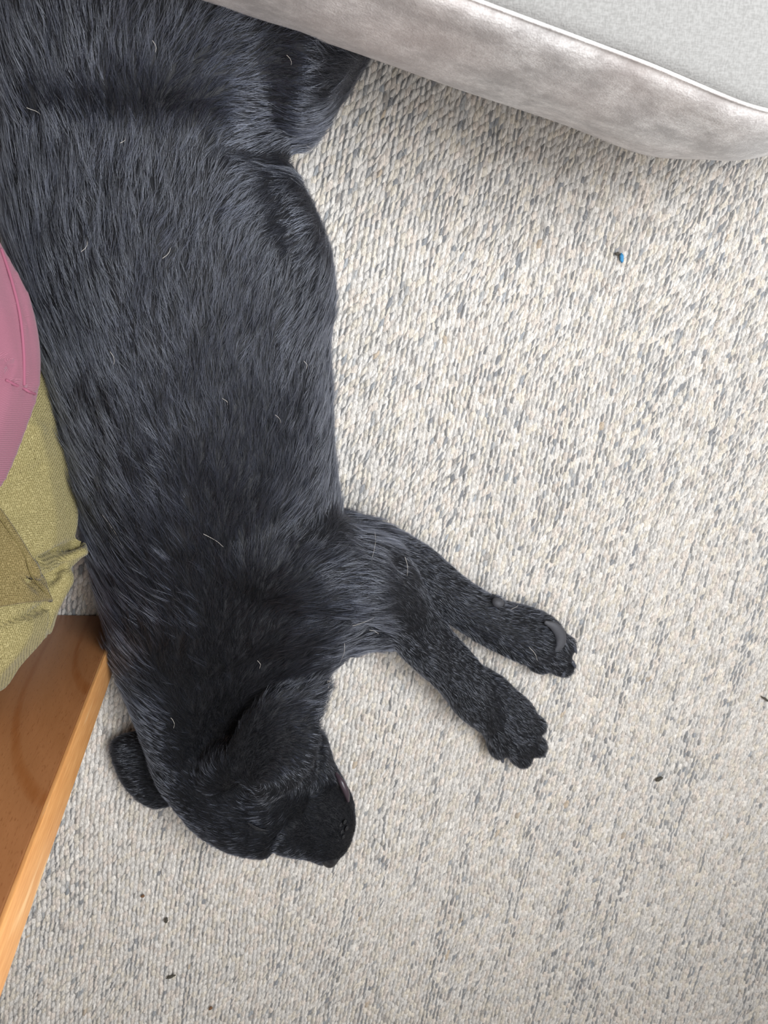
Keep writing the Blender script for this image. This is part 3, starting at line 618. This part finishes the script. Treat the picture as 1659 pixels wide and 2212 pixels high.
def onobj(o, x, y, off=0.0):
    dd = Vector(P(x, y, 0)-CAM).normalized(); hit, loc, n_, _ = o.ray_cast(Vector(CAM), dd)
    return (np.array(loc)+np.array(n_)*off) if hit else P(x, y, .2)
# pocket flap lying on the thigh
fo = [(-60, 1085), (-25, 1080), (0, 1098), (35, 1150), (62, 1195), (85, 1235), (100, 1270), (112, 1292), (100, 1297), (60, 1302), (20, 1308), (-30, 1316), (-70, 1320)]
oc = catmull(fo+[fo[0]], 4)[:-1]; c0 = np.array([5, 1210.]); tp, bt = [], []
for k in (.02, .2, .4, .6, .8, .93, 1.0):
    rr_ = c0+(oc-c0)*k; tp.append([onobj(shorts, x, y, .0045 if k < .97 else .0028) for x, y in rr_]); bt.append([onobj(shorts, x, y, .0003) for x, y in rr_])
flp = part('pocket_flap', loft(bt+tp[::-1]), mo2, shorts, 'browner pocket flap')
part('stitching', tube([onobj(shorts, x, y, .0050) for x, y in ((-15, 1100), (20, 1155), (48, 1200), (70, 1240), (90, 1285))], [.0006]*5, n=6, seg=8), m_seam, flp)
# top
tp_ = [pillow([(-700, 700), (-600, 470), (-350, 380), (-120, 420), (-40, 465), (0, 505), (38, 575), (68, 640), (86, 710), (93, 780), (86, 850), (62, 920), (34, 990), (0, 1056), (-60, 1120), (-200, 1190), (-400, 1180), (-620, 1000)], .30, .07, .05, 2.4, center=(-330, 780), rings=12),
       tube([q(-380, 830, .27), q(-470, 760, .33), q(-600, 690, .40), q(-780, 560, .50)], [.11, .125, .125, .11], seg=28), tube([q(-760, 520, .50), q(-720, 330, .42), q(-700, 200, .36)], [.07, .06, .05], seg=18)]
tme = remesh(tp_, .005, 3, 'top'); c_, nr, a_ = wrinkle(tme, 51, .006, 11); pz = PR(c_)
for (x0, y0, x1, y1, w_, a__) in ((0, 770, 28, 790, 4, -.006), (28, 790, 12, 822, 4, -.006), (12, 822, 84, 852, 3.5, -.0035), (20, 560, 52, 700, 4, .0022), (52, 700, 60, 800, 4, .002), (30, 570, 60, 700, 3, -.002)):
    dx, dy = x1-x0, y1-y0; t_ = np.clip(((pz[:, 0]-x0)*dx+(pz[:, 1]-y0)*dy)/(dx*dx+dy*dy), 0, 1); dd = np.hypot(pz[:, 0]-x0-t_*dx, pz[:, 1]-y0-t_*dy)
    a_ = a_+a__*np.exp(-(dd/w_)**2)*(nr[:, 2] > -.2)
c_ = c_+nr*a_[:, None]; tme.vertices.foreach_set('co', c_.astype(np.float32).ravel()); tme.update(); tme.materials.clear()
top = link('top', tme, ms.m, person); top['label'] = 'dusty pink jersey top'
bpy.context.view_layer.update()
part('seam', tube([onobj(top, x, y, .0005) for x, y in ((2, 540), (24, 605), (42, 680), (50, 760), (51, 830))], [.0012]*5, n=5, seg=8), m_pseam, top)
part('seam', tube([onobj(top, x, y, .0005) for x, y in ((14, 822), (32, 832), (50, 838), (62, 846), (74, 851))], [.0012]*5, n=5, seg=8), m_pseam, top)
